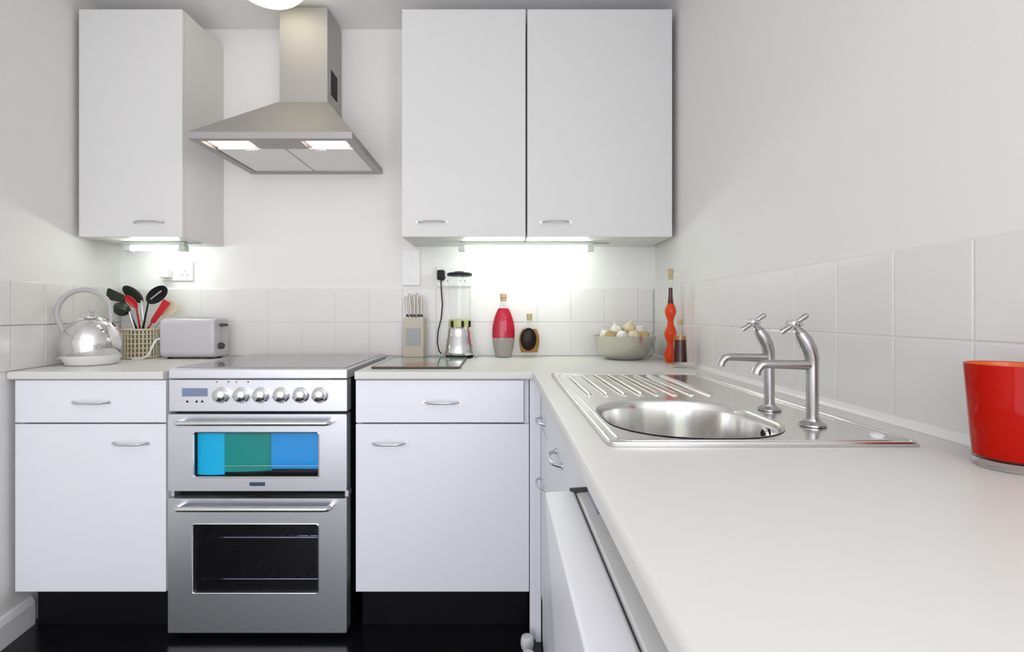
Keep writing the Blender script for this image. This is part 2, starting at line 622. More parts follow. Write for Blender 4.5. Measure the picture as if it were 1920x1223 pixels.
base_unit('white base cabinet with drawer and door between the bare wall and the cooker', at(28, 0, YD).x, at(311, 0, YD).x, at(311, 0, YD).x,
          at(172, 0, YD).x, at(246, 0, YD).x)
base_unit('white base cabinet with drawer and door between cooker and corner, under the chopping board', at(667, 0, YD).x, at(992, 0, YD).x, at(982, 0, YD).x,
          at(829, 0, YD).x, at(730, 0, YD).x)

# corner post between the two runs
XF = 0.135               # plane of the right-hand fronts
bm = add_box(bm_new(), 0.0985, XF - 0.001, YD + 0.002, YD + 0.022, 0.0005, WT - 0.0005, 0.001)
add_box(bm, XF - 0.018, XF, YD - 0.012, YD + 0.002, 0.0005, WT - 0.0005, 0.001)
structure('trim_2', bm, 'laminate')

# right run: narrow drawer stack, sink cabinet, dishwasher
Y1, Y2, Y3, Y4 = YD - 0.014, 1.470, 0.755, 0.210


def run_unit(name, label, y0, y1):
    t = thing(name, label, 'cabinet', (0.42, (y0 + y1) / 2, 0))
    bm = bm_new()
    s = 0.016
    add_box(bm, XF + 0.020, XR - 0.012, y0, y0 + s, ZB, WT - 0.0005)
    add_box(bm, XF + 0.020, XR - 0.012, y1 - s, y1, ZB, WT - 0.0005)
    add_box(bm, XF + 0.020, XR - 0.012, y0 + s, y1 - s, ZB, ZB + s)
    add_box(bm, XR - 0.018, XR - 0.012, y0 + s, y1 - s, ZB + s, WT - 0.0005)
    obj('carcass', bm, 'laminate', t, 0)
    obj('plinth', add_box(bm_new(), XF + 0.004, XF + 0.018, y0, y1, 0.0005, ZB - 0.002), 'laminate', t, 0)
    return t


t = run_unit('drawer_cabinet', 'narrow white cabinet with drawer over door in the inner corner beside the sink cabinet', Y2 + 0.0015, Y1)
d = box_obj('drawer', (XF, XF + 0.018, Y2 + 0.003, Y1 - 0.001, up(-0.3655), up(-0.224)), 'laminate', t)
bow_handle('handle', (XF, 1.585, up(-0.336)), (0, 1, 0), (-1, 0, 0), 0.110, d, stand=0.022)
d = box_obj('door', (XF, XF + 0.018, Y2 + 0.003, Y1 - 0.001, ZB, up(-0.3705)), 'laminate', t)
bow_handle('handle', (XF, 1.585, up(-0.530)), (0, 1, 0), (-1, 0, 0), 0.110, d, stand=0.022)
t = run_unit('sink_cabinet', 'white cabinet with full height door under the steel sink', Y3 + 0.0015, Y2 - 0.0015)
d = box_obj('door', (XF, XF + 0.018, Y3 + 0.003, Y2 - 0.003, ZB, up(-0.224)), 'laminate', t)
bow_handle('handle', (XF, 1.165, up(-0.332)), (0, 1, 0), (-1, 0, 0), 0.120, d, stand=0.023, rad=0.0045)

# dishwasher with its door ajar
t = thing('dishwasher', 'white built-in dishwasher with its door ajar under the worktop edge', 'dishwasher', (0.42, (Y3 + Y4) / 2, 0))
bm = bm_new()
zt, zb = WT - 0.004, 0.10
add_box(bm, XF + 0.045, XR - 0.02, Y4, Y4 + 0.02, zb, zt)
add_box(bm, XF + 0.045, XR - 0.02, Y3 - 0.02, Y3, zb, zt)
add_box(bm, XF + 0.045, XR - 0.02, Y4 + 0.02, Y3 - 0.02, zb, zb + 0.02)
add_box(bm, XF + 0.045, XR - 0.02, Y4 + 0.02, Y3 - 0.02, zt - 0.02, zt)
add_box(bm, XR - 0.04, XR - 0.02, Y4 + 0.02, Y3 - 0.02, zb + 0.02, zt - 0.02)
obj('cabinet_shell', bm, 'white_plastic', t, 0)
obj('plinth', add_box(bm_new(), XF + 0.085, XF + 0.10, Y4, Y3, 0.0005, 0.0995), 'plinth', t, 0)
HZ, DH = 0.115, up(-0.258)                     # hinge height, top of door
tilt = Matrix.Rotation(-math.radians(3.63), 3, 'Y')
hinge = Vector((XF + 0.028, 0, HZ))


def tilted(bm):
    for v in bm.verts:
        v.co = hinge + tilt @ (v.co - hinge)
    return bm


Hd = DH - HZ
door = obj('door', tilted(add_box(bm_new(), XF - 0.024, XF + 0.0185, Y4 + 0.004, Y3 - 0.004, HZ, HZ + Hd, 0.004, 3)), 'laminate', t)
obj('door_liner', tilted(add_box(bm_new(), XF + 0.021, XF + 0.066, Y4 + 0.012, Y3 - 0.004, HZ + 0.02, HZ + Hd - 0.002, 0.004, 3)), 'white_plastic', door)
obj('seal', tilted(add_box(bm_new(), XF + 0.0185, XF + 0.021, Y4 + 0.006, Y3 - 0.006, HZ + 0.02, HZ + Hd - 0.006)), 'seal', door, 0)
lt = obj('latch_strip', tilted(add_box(bm_new(), XF + 0.036, XF + 0.047, 0.66, 0.735, HZ + Hd - 0.003, HZ + Hd + 0.008, 0.002)), 'latch', door)
lt['label'] = 'blue grey latch strip'
lt = obj('latch_clip', tilted(add_box(bm_new(), XF + 0.012, XF + 0.048, Y3 - 0.012, Y3 - 0.006, HZ + Hd - 0.004, HZ + Hd + 0.004, 0.001)), 'seal', door)
lt['label'] = 'dark clip at the end of the door'

# two white round feet by the corner post
for px, yy, zc, lab in ((0.0875, 1.655, 0.0225, 'round white knob like foot on the black floor at the corner post'),
                        (0.0865, 1.575, 0.0225, 'round white foot on the floor cut by the bottom of the picture')):
    bm = add_lathe(bm_new(), [(0.012, 0.0), (0.019, 0.004), (0.0215, 0.014), (0.0215, 0.030), (0.018, 0.040), (0.010, 0.044)], (px, yy, 0.0005), 20)
    tag(obj('cabinet_foot', bm, 'white_plastic', None, 40, (px, yy, 0.0005)), lab, 'foot')

# ------------------------------------------------------------------ worktops
YW = 1.685


def worktop(name, label, outer, hole, nose):
    bm = bm_new()
    slab_with_hole(bm, outer, hole, -0.027, lambda u, v, d: Vector((u, v, HC + d)))
    es = []
    for e in bm.edges:
        a, b = e.verts
        if abs(a.co.z - b.co.z) > 1e-5 or len(e.link_faces) != 2:
            continue
        if abs(e.link_faces[0].normal.z - e.link_faces[1].normal.z) < 0.5 and abs(e.link_faces[0].normal.z + e.link_faces[1].normal.z) > 1.5:
            continue
        if nose(a.co) and nose(b.co):
            es.append(e)
    bmesh.ops.bevel(bm, geom=es, offset=0.007, segments=4, profile=0.5, affect='EDGES')
    base = (sum(p[0] for p in outer) / len(outer), sum(p[1] for p in outer) / len(outer), HC - 0.027)
    return tag(obj(name, bm, 'worktop', None, 40, base), label, 'worktop')


XC0, XC1 = -1.108, -0.512            # cooker sides
worktop('worktop', 'short white worktop left of the cooker with the kettle and toaster on it',
        [(xl(YW) + 0.002, YW), (XC0 - 0.006, YW), (XC0 - 0.006, YB - 0.0075), (XL_B + 0.009, YB - 0.0075)], None,
        lambda c: abs(c.y - YW) < 1e-4)
XN = 0.107                           # front edge of the right run
SX0, SX1, SY0, SY1 = 0.157, 0.612, 0.737, 1.592      # sink outline
worktop('worktop', 'long white worktop running round the corner with the steel sink set in it',
        [(-0.481, YW), (XN, YW), (XN, 0.20), (XR - 0.0075, 0.20), (XR - 0.0075, YB - 0.0075), (-0.481, YB - 0.0075)],
        [(SX0 + 0.012, SY0 + 0.012), (SX1 - 0.012, SY0 + 0.012), (SX1 - 0.012, SY1 - 0.012), (SX0 + 0.012, SY1 - 0.012)],
        lambda c: (abs(c.y - YW) < 1e-4 and c.x < XN + 1e-4) or (abs(c.x - XN) < 1e-4 and c.y < YW + 1e-4))

# ------------------------------------------------------------------ sink
sink = thing('sink', 'stainless steel inset sink with ribbed drainer in the right hand worktop', 'sink', ((SX0 + SX1) / 2, (SY0 + SY1) / 2, HC))
ZS = HC + 0.0045
BX0, BX1, BY0, BY1, BR = 0.186, 0.480, 0.768, 1.105, 0.125
outer = rrect(SX0, SX1, SY0, SY1, 0.012, 6)
bowl = rrect(BX0, BX1, BY0, BY1, BR, 10)
bm = bm_new()
slab_with_hole(bm, outer, bowl, -0.004, lambda u, v, d: Vector((u, v, ZS + d)))
obj('sink_top', bm, 'sinksteel', sink, 30)


def inset(k, dz, rk=None):
    r = BR - (k if rk is None else rk)
    return [Vector((x, y, ZS + dz)) for x, y in rrect(BX0 + k, BX1 - k, BY0 + k, BY1 - k, max(r, 0.02), 10)]


bm = add_loft(bm_new(), [inset(-0.001, 0.0012), inset(0.0015, 0.0012), inset(0.005, -0.003), inset(0.008, -0.015), inset(0.012, -0.06), inset(0.018, -0.115),
                         inset(0.026, -0.138), inset(0.045, -0.152), inset(0.075, -0.157), inset(0.11, -0.159)])
obj('bowl', bm, 'sinksteel', sink, 60)
bm = add_lathe(bm_new(), [(0.036, 0.0), (0.036, 0.004), (0.028, 0.004), (0.024, 0.001)], ((BX0 + BX1) / 2, (BY0 + BY1) / 2, ZS - 0.1588), 24)
obj('drain', bm, 'chrome', sink)
# overflow in the wall of the bowl
RY = Matrix.Rotation(-PI / 2, 3, 'Y')
o = obj('overflow', add_lathe(bm_new(), [(0.014, -0.002), (0.014, 0.002), (0.0115, 0.003), (0.008, 0.001)], (BX1 - 0.0125, 0.905, ZS - 0.027), 20, rot=RY), 'chrome', sink)
obj('overflow_hole', add_lathe(bm_new(), [(0.0085, 0.0), (0.0085, 0.0014)], (BX1 - 0.0125, 0.905, ZS - 0.027), 16, rot=RY), 'black', o)
# raised outer rim
rim = [Vector((x, y, ZS - 0.0005)) for x, y in rrect(SX0 + 0.004, SX1 - 0.004, SY0 + 0.004, SY1 - 0.004, 0.012, 6)]
obj('rim', add_tube(bm_new(), rim, 0.0038, 8, True), 'sinksteel', sink)
rim = [Vector((x, y, ZS - 0.0012)) for x, y in rrect(SX0 + 0.020, SX1 - 0.020, SY0 + 0.020, SY1 - 0.020, 0.02, 6)]
obj('rim_bead', add_tube(bm_new(), rim, 0.003, 8, True), 'sinksteel', sink)
for k in range(8):
    x = 0.205 + k * 0.040
    bm = add_tube(bm_new(), [(x, 1.165, ZS - 0.002), (x, 1.18, ZS - 0.0005), (x, 1.535, ZS - 0.0005), (x, 1.55, ZS - 0.002)], [0.003, 0.0065, 0.0065, 0.003], 8)
    obj('drainer_rib', bm, 'sinksteel', sink)
obj('tap_hole_cover', add_lathe(bm_new(), [(0.010, 0), (0.010, 0.003), (0.006, 0.0055)], (0.577, 0.782, ZS), 16), 'white_plastic', sink)


def tap(label, y, k=1.0):
    b = Vector((0.524, y, ZS + 0.0008))
    t = thing('tap', label, 'tap', b, 'pair of pillar taps on the sink')
    obj('base_flange', add_lathe(bm_new(), [(0.021, 0), (0.021, 0.003), (0.013, 0.008), (0.0115, 0.012)], b, 24), 'tapchrome', t)
    col = [b + Vector((0, 0, 0.008)), b + Vector((0, 0, 0.095)), b + Vector((-0.001, 0, 0.112)), b + Vector((-0.005, 0, 0.127)), b + Vector((-0.013, 0, 0.143)), b + Vector((-0.021, 0, 0.156))]
    obj('column', add_tube(bm_new(), col, [0.0095, 0.0095, 0.011, 0.012, 0.0118, 0.009], 16), 'tapchrome', t)
    sp = [b + Vector((0.0, 0, 0.101)), b + Vector((-0.078, 0, 0.103)), b + Vector((-0.086, 0, 0.101)), b + Vector((-0.092, 0, 0.094)), b + Vector((-0.095, 0, 0.086))]
    obj('spout', add_tube(bm_new(), sp, [0.0085, 0.0072, 0.0074, 0.0074, 0.0077], 14), 'tapchrome', t)
    ax = Vector((-0.55, 0, 0.84)).normalized()
    p = b + Vector((-0.019, 0, 0.153))
    obj('stem', add_tube(bm_new(), [p, p + ax * 0.008, p + ax * 0.010, p + ax * 0.020], [0.0075, 0.0075, 0.005, 0.005], 12), 'tapchrome', t)
    hd = p + ax * 0.021
    bm = add_ball(bm_new(), hd, 0.0095, 0.0095, 0.008)
    h = obj('cross_handle', bm, 'chrome', t)
    u = Vector((0.84, 0, 0.55)).normalized()
    w = Vector((0, 1, 0))
    for q, (d, ln) in enumerate(((u, 0.027), (-u, 0.027), (w, 0.022), (-w, 0.022))):
        obj('handle_arm', add_tube(bm_new(), [hd + d * 0.004, hd + d * (ln - 0.004), hd + d * ln], [0.0035, 0.0048, 0.0035], 10), 'tapchrome', h)
    return t


tap('chrome pillar tap farther along the sink, nearer the red bottle', 0.994)
tap('chrome pillar tap nearer the viewer and the red tumbler', 0.857)

# ------------------------------------------------------------------ cooker
YK = 1.70


def ck(px):
    return (px - CX) * YK / F


def cz(py):
    return EYE + (CY - py) * YK / F


ck_t = thing('cooker', 'freestanding steel double oven cooker with six knobs between the base cabinets', 'cooker', ((XC0 + XC1) / 2, 1.98, 0))
bm = bm_new()
zb = cz(1187)
zmid = cz(928)
zcp = cz(775)
ztop = HC + 0.002
t_ = 0.02
add_box(bm, XC0 + 0.003, XC0 + t_, YK + 0.045, 2.26, zb, ztop)
add_box(bm, XC1 - t_, XC1 - 0.003, YK + 0.045, 2.26, zb, ztop)
add_box(bm, XC0 + t_, XC1 - t_, 2.20, 2.26, zb, ztop)
add_box(bm, XC0 + t_, XC1 - t_, YK + 0.045, 2.20, zb, zb + 0.03)
add_box(bm, XC0 + t_, XC1 - t_, YK + 0.045, 2.20, zmid - 0.03, zmid + 0.03)
add_box(bm, XC0 + t_, XC1 - t_, YK + 0.045, 2.20, zcp - 0.03, ztop)
obj('body', bm, 'body', ck_t, 0)
for x in (XC0 + 0.05, XC1 - 0.05):
    for y in (1.80, 2.2):
        obj('foot', add_lathe(bm_new(), [(0.018, 0), (0.018, 0.008), (0.010, 0.010), (0.010, zb - 0.0005)], (x, y, 0.0003), 14), 'black', ck_t)
# hob and its steel edge
x0, x1 = ck(317), ck(652)
obj('hob_edge', add_box(bm_new(), x0, x1, YK - 0.006, 2.27, cz(711), HC + 0.008, 0.005, 3), 'steel', ck_t)
hob = obj('hob', add_box(bm_new(), x0 + 0.012, x1 - 0.012, YK + 0.022, 2.262, HC + 0.0075, HC + 0.0115, 0.0015), 'hob', ck_t)
for hx, hy, r in ((-0.95, 1.86, 0.09), (-0.67, 1.86, 0.075), (-0.95, 2.11, 0.075), (-0.67, 2.11, 0.09)):
    ring = [Vector((hx + r * math.cos(2 * PI * i / 40), hy + r * math.sin(2 * PI * i / 40), HC + 0.0113)) for i in range(40)]
    obj('hob_ring', add_tube(bm_new(), ring, 0.0006, 6, True), 'greyhandle', hob)
# control panel
pan = obj('control_panel', add_box(bm_new(), ck(317), ck(651), YK - 0.002, YK + 0.045, cz(772), cz(712), 0.003), 'steel', ck_t)
obj('display', add_box(bm_new(), ck(342), ck(390), YK - 0.0035, YK, cz(743.5), cz(728), 0.0008), 'display', pan)
for bx in (352, 369.5, 380):
    obj('button', add_lathe(bm_new(), [(0.0035, 0), (0.0035, 0.003)], (ck(bx), YK - 0.001, cz(753)), 12, rot=Matrix.Rotation(PI / 2, 3, 'X')), 'black', pan)
for mx, mm in ((407, 'red'), (429, 'black'), (444, 'red'), (466, 'black')):
    obj('indicator_mark', add_box(bm_new(), ck(mx) - 0.0025, ck(mx) + 0.0025, YK - 0.0026, YK - 0.0015, cz(717.5), cz(715.2)), mm, pan, 0)
RX = Matrix.Rotation(PI / 2, 3, 'X')
for kx in (417, 455, 491, 529, 565.5, 601):
    c = (ck(kx), YK - 0.002, cz(740.5))
    kb = obj('knob', add_lathe(bm_new(), [(0.027, 0.0), (0.027, 0.003), (0.0235, 0.005), (0.0225, 0.016), (0.0215, 0.022), (0.017, 0.0265), (0.008, 0.029), (0.001, 0.0295)], c, 28, rot=RX), 'chrome', pan)
    obj('knob_mark', add_tube(bm_new(), [Vector(c) + Vector((0.004, -0.0278, -0.004)), Vector(c) + Vector((0.012, -0.0245, -0.013))], 0.0022, 8), 'black', kb)


def oven_door(z0, z1, wx0, wx1, wz0, wz1, hz, pane):
    x0, x1 = ck(315), ck(650)
    bm = slab_with_hole(bm_new(), rrect(x0, x1, z0, z1, 0.004, 3), rrect(wx0, wx1, wz0, wz1, 0.008, 4), 0.044,
                        lambda u, v, d: Vector((u, YK + d, v)))
    d = obj('oven_door', bm, 'steel', ck_t, 30)
    fr = [Vector((u, YK - 0.0005, v)) for u, v in rrect(wx0, wx1, wz0, wz1, 0.008, 4)]
    obj('window_trim', add_tube(bm_new(), fr, 0.0022, 6, True), 'chrome', d)
    obj('window', add_box(bm_new(), wx0 + 0.0005, wx1 - 0.0005, YK + 0.006, YK + 0.010, wz0 + 0.0005, wz1 - 0.0005), pane, d, 0)
    hx0, hx1 = ck(340), ck(622)
    r = 0.0085
    pts = [(hx0, YK + 0.002, hz), (hx0, YK - 0.022, hz)] + [(hx0 + 0.012 - 0.012 * math.cos(a), YK - 0.022 - 0.014 * math.sin(a), hz) for a in (0.5, 1.0, PI / 2)]
    pts += [(hx1 - 0.012 + 0.012 * math.cos(a), YK - 0.022 - 0.014 * math.sin(a), hz) for a in (PI / 2, 1.0, 0.5)] + [(hx1, YK - 0.022, hz), (hx1, YK + 0.002, hz)]
    obj('handle', add_tube(bm_new(), pts, r, 14), 'chrome', d)
    return d


def gasket(door, wx0, wx1, wz0, wz1):
    bm = slab_with_hole(bm_new(), rrect(wx0 + 0.0005, wx1 - 0.0005, wz0 + 0.0005, wz1 - 0.0005, 0.008, 4), rrect(wx0 + 0.003, wx1 - 0.003, wz0 + 0.003, wz1 - 0.003, 0.007, 4), 0.032,
                        lambda u, v, d: Vector((u, YK + 0.0105 + d, v)))
    obj('window_gasket', bm, 'body', door, 0)


d1 = oven_door(cz(921), cz(777), ck(363), ck(598), cz(895), cz(811), cz(790), 'oven_pane_up')
gasket(d1, ck(363), ck(598), cz(895), cz(811))
bd = obj('badge', add_box(bm_new(), ck(468), ck(497), YK - 0.0015, YK + 0.001, cz(911.5), cz(904.5), 0.0005), 'badge', d1)
d2 = oven_door(cz(1187), cz(935), ck(361), ck(597), cz(1113), cz(983), cz(948), 'oven_pane')
gasket(d2, ck(361), ck(597), cz(1113), cz(983))
# hinge corners and dark gaps beside the doors
for px in (319, 648):
    obj('hinge_cap', add_box(bm_new(), ck(px) - 0.006, ck(px) + 0.006, YK + 0.012, YK + 0.046, cz(934), cz(922.5), 0.001), 'steel', ck_t)


def rack(z, x0, x1, y0, y1):
    bm = add_tube(bm_new(), [(x0, y0, z), (x1, y0, z), (x1, y1, z), (x0, y1, z)], 0.0035, 8, True)
    n = 13
    for i in range(n):
        x = x0 + (x1 - x0) * (i + 0.5) / n
        add_tube(bm, [(x, y0, z + 0.001), (x, y1, z + 0.001)], 0.0018, 6)
    return obj('oven_rack', bm, 'chrome', ck_t)


ix0, ix1 = XC0 + 0.026, XC1 - 0.026
rack(at(0, 1008, 1.80).z, ix0 + 0.02, ix1, 1.80, 2.15)
rack(at(0, 1086, 1.80).z, ix0 + 0.02, ix1, 1.80, 2.15)
rack(at(0, 874, 1.86).z, ix0, ix1, 1.86, 2.15)
# coloured panels added behind the upper glass to imitate its reflections
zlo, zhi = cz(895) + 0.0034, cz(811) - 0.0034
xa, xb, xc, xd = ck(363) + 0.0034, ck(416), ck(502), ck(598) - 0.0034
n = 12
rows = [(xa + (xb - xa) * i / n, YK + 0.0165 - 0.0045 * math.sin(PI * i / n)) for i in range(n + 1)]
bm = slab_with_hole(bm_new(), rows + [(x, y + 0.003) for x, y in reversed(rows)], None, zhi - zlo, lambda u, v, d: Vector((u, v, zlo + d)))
lp = obj('reflection_panel', bm, 'cyan', d1)
lp['label'] = 'cyan reflection imitated behind the upper window'
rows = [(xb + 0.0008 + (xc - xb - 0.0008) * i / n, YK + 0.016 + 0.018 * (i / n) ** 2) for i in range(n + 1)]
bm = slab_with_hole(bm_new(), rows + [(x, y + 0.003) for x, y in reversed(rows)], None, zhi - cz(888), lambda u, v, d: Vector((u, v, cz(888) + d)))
lp = obj('reflection_panel', bm, 'green', d1)
lp['label'] = 'sea green reflection imitated behind the upper window'
lp = obj('reflection_panel', add_box(bm_new(), xc + 0.004, xd, YK + 0.016, YK + 0.019, cz(882), zhi, 0.0008), 'blue', d1)
lp['label'] = 'sky blue reflection imitated behind the upper window'
obj('liner_back', add_box(bm_new(), xa, xd, YK + 0.038, YK + 0.041, zlo, zhi), 'oven_dark', d1, 0)
obj('liner_rail', add_tube(bm_new(), [(xb + 0.004, YK + 0.0135, cz(876)), (xd - 0.002, YK + 0.0135, cz(876))], 0.0009, 6), 'chrome', d1)

# ------------------------------------------------------------------ wall cabinets
YU = 2.01
ZU0, ZU1 = up(0.300), up(1.197)


def wall_cabinet(label, px0, px1, hpx, hpy):
    x0, x1 = at(px0, 0, YU).x, at(px1, 0, YU).x
    t = thing('wall_cabinet', label, 'cabinet', ((x0 + x1) / 2, YB, ZU0), 'wall cabinets')
    bm = bm_new()
    s = 0.016
    ya, yb = YU + 0.020, YB - 0.001
    add_box(bm, x0, x0 + s, ya, yb, ZU0, ZU1)
    add_box(bm, x1 - s, x1, ya, yb, ZU0, ZU1)
    add_box(bm, x0 + s, x1 - s, ya, yb, ZU0, ZU0 + s)
    add_box(bm, x0 + s, x1 - s, ya, yb, ZU1 - s, ZU1)
    add_box(bm, x0 + s, x1 - s, yb - 0.006, yb, ZU0 + s, ZU1 - s)
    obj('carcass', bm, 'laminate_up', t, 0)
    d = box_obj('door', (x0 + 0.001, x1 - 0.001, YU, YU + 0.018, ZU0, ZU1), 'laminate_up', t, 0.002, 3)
    bow_handle('handle', at(hpx, hpy, YU), (1, 0, 0), (0, -1, 0), 0.112, d)
    return t


wall_cabinet('white wall cabinet with one plain door beside the hood over the kettle', 147, 342, 280, 417)
wall_cabinet('white wall cabinet next to the hood, narrower door of the joined pair', 753, 986, 810, 417)
wall_cabinet('white wall cabinet against the right hand wall, wider door of the joined pair', 988.5, 1261, 1042, 417)


def strip_light(label, x0, x1, cord_to):
    y = 2.15
    t = thing('strip_light', label, 'lamp', ((x0 + x1) / 2, y, ZU0 - 0.04), 'strip lights under the wall cabinets')
    z = ZU0 - 0.0005
    obj('housing', add_box(bm_new(), x0 + 0.004, x1 - 0.004, y - 0.012, y + 0.018, z - 0.016, z, 0.003), 'tube_body', t)
    for x, s in ((x0, 1), (x1, -1)):
        obj('end_cap', add_box(bm_new(), min(x, x + s * 0.028), max(x, x + s * 0.028), y - 0.016, y + 0.018, z - 0.040, z - 0.0163, 0.003), 'tube_body', t)
    obj('tube', add_tube(bm_new(), [(x0 + 0.029, y, z - 0.028), (x1 - 0.029, y, z - 0.028)], 0.0085, 14), 'tube', t)
    obj('cord', add_tube(bm_new(), [(x1 - 0.01, y, z - 0.008), (x1 + 0.03, y, z - 0.006), cord_to], 0.003, 8), 'greyhandle', t)


strip_light('glowing fluorescent strip light under the wall cabinet above the kettle', at(236, 0, 2.15).x, at(350, 0, 2.15).x, (-1.262, 2.155, ZU0 - 0.006))
strip_light('long glowing fluorescent strip light under the pair of wall cabinets', at(860, 0, 2.15).x, at(1113, 0, 2.15).x, (0.46, 2.155, ZU0 - 0.006))

# ------------------------------------------------------------------ cooker hood
HX0, HX1, HY0, HY1 = -1.125, -0.533, 1.835, YB - 0.002
HZ0 = up(0.628)
HZ1 = HZ0 + 0.024
CX0, CX1, CYF = at(524, 0, 2.12).x, at(614, 0, 2.12).x, 2.12
hood = thing('cooker_hood', 'steel chimney cooker hood with two lit lamps above the cooker', 'hood', ((HX0 + HX1) / 2, YB, HZ0))
ZC = up(0.875)
bm = bm_new()
lo = [Vector((HX0, HY0, HZ1)), Vector((HX1, HY0, HZ1)), Vector((HX1, HY1, HZ1)), Vector((HX0, HY1, HZ1))]
hi = [Vector((CX0 - 0.004, CYF - 0.004, ZC)), Vector((CX1 + 0.004, CYF - 0.004, ZC)), Vector((CX1 + 0.004, HY1, ZC)), Vector((CX0 - 0.004, HY1, ZC))]
add_loft(bm, [lo, [a.lerp(b, 0.5) for a, b in zip(lo, hi)], hi])
obj('canopy', bm, 'hoodsteel', hood, 20)
bm = slab_with_hole(bm_new(), [(HX0, HY0), (HX1, HY0), (HX1, HY1), (HX0, HY1)], [(HX0 + 0.03, HY0 + 0.03), (HX1 - 0.03, HY0 + 0.03), (HX1 - 0.03, HY1 - 0.03), (HX0 + 0.03, HY1 - 0.03)],
                    0.024, lambda u, v, d: Vector((u, v, HZ0 + d - 0.0002)))
obj('rim', bm, 'hoodsteel', hood, 30)
obj('underside', add_box(bm_new(), HX0 + 0.031, HX1 - 0.031, HY0 + 0.031, HY1 - 0.031, HZ0 + 0.012, HZ0 + 0.018), 'filter', hood, 0)
xm = (HX0 + HX1) / 2
fy0, fy1 = HY0 + 0.135, HY1 - 0.034
for x0, x1 in ((HX0 + 0.034, xm - 0.004), (xm + 0.004, HX1 - 0.034)):
    ft = obj('filter', add_box(bm_new(), x0, x1, fy0, fy1, HZ0 + 0.004, HZ0 + 0.0115, 0.002), 'filter', hood)
    obj('filter_latch', add_box(bm_new(), (x0 + x1) / 2 - 0.025, (x0 + x1) / 2 + 0.025, fy0 + 0.006, fy0 + 0.02, HZ0 + 0.001, HZ0 + 0.0039, 0.001), 'handle', ft)
bar = obj('control_bar', add_box(bm_new(), xm - 0.095, xm + 0.095, HY0 + 0.034, HY0 + 0.128, HZ0 + 0.003, HZ0 + 0.0118, 0.002), 'hoodsteel', hood)
for k in range(4):
    obj('switch', add_box(bm_new(), xm - 0.045 + k * 0.025, xm - 0.031 + k * 0.025, HY0 + 0.075, HY0 + 0.09, HZ0 + 0.0005, HZ0 + 0.0032, 0.001), 'greyhandle', bar)
for x0, x1 in ((HX0 + 0.040, xm - 0.105), (xm + 0.105, HX1 - 0.040)):
    obj('lamp', add_box(bm_new(), x0 + 0.008, x1 - 0.008, HY0 + 0.042, HY0 + 0.122, HZ0 + 0.004, HZ0 + 0.0118, 0.003), 'hood_lamp', hood)
chz = CEIL - 0.014
ch = obj('chimney', add_box(bm_new(), CX0, CX1, CYF, YB - 0.002, ZC + 0.0002, chz, 0.0015), 'hoodsteel', hood)
bm = bm_new()
gv = obj('vent_grille', add_box(bm_new(), CX1 - 0.0005, CX1 + 0.0015, 2.165, 2.245, up(0.925), up(1.032)), 'black', ch, 0)
for k in range(6):
    z = up(0.934) + k * 0.0175
    obj('vent_slat', add_box(bm_new(), CX1 + 0.0015, CX1 + 0.003, 2.168, 2.242, z, z + 0.004), 'black', gv, 0)

# ceiling lamp
c = at(505, 5, 1.93)
lampt = thing('ceiling_lamp', 'round glowing dome lamp on the ceiling in front of the hood', 'lamp', (c.x, 1.92, CEIL))
obj('lamp_base', add_lathe(bm_new(), [(0.15, -0.018), (0.15, -0.0005)], (c.x, 1.92, CEIL), 40), 'white_plastic', lampt)
drop = CEIL - c.z - 0.018
prof = [(0.142 * math.sin(a), -0.018 - drop * math.cos(a)) for a in [PI / 2 * i / 10 for i in range(11)]]
prof[0] = (0.001, prof[0][1])
obj('lamp_shade', add_lathe(bm_new(), prof, (c.x, 1.92, CEIL), 40), 'dome', lampt)

added_lamp = thing('ceiling_lamp', 'unseen dome lamp added on the ceiling nearer the assumed window', 'lamp', (-0.45, -0.85, CEIL))  # second lamp added out of view for warm light from above
obj('lamp_base', add_lathe(bm_new(), [(0.15, -0.018), (0.15, -0.0005)], (-0.45, -0.85, CEIL), 40), 'white_plastic', added_lamp)
obj('lamp_shade', add_lathe(bm_new(), prof, (-0.45, -0.85, CEIL), 40), 'dome_added', added_lamp)

# ------------------------------------------------------------------ sockets on the back wall


def socket(label, x0, x1, z0, z1, y, vertical=False, name='wall_socket', cat='socket'):
    t = thing(name, label, cat, ((x0 + x1) / 2, YB, z0))
    obj('face_plate', add_box(bm_new(), x0, x1, y - 0.010, y, z0, z1, 0.003, 3), 'white_plastic', t)
    n = 2
    for k in range(n):
        if vertical:
            cx, cz_ = (x0 + x1) / 2, z0 + (z1 - z0) * (k + 0.5) / n
            obj('rocker_switch', add_box(bm_new(), cx - 0.008, cx + 0.008, y - 0.0135, y - 0.0098, cz_ - 0.011, cz_ + 0.011, 0.0015), 'white_plastic', t)
        else:
            cx = x0 + (x1 - x0) * (k + 0.5) / n
            obj('rocker_switch', add_box(bm_new(), cx - 0.006, cx + 0.006, y - 0.0135, y - 0.0098, z1 - 0.024, z1 - 0.008, 0.0015), 'white_plastic', t)
            for dx, dz, w in ((0, 0.043, 0.003), (-0.011, 0.026, 0.004), (0.011, 0.026, 0.004)):
                obj('pin_slot', add_box(bm_new(), cx + dx - w / 2, cx + dx + w / 2, y - 0.0104, y - 0.0098, z0 + dz - 0.003, z0 + dz + 0.003), 'seal', t, 0)
    return t


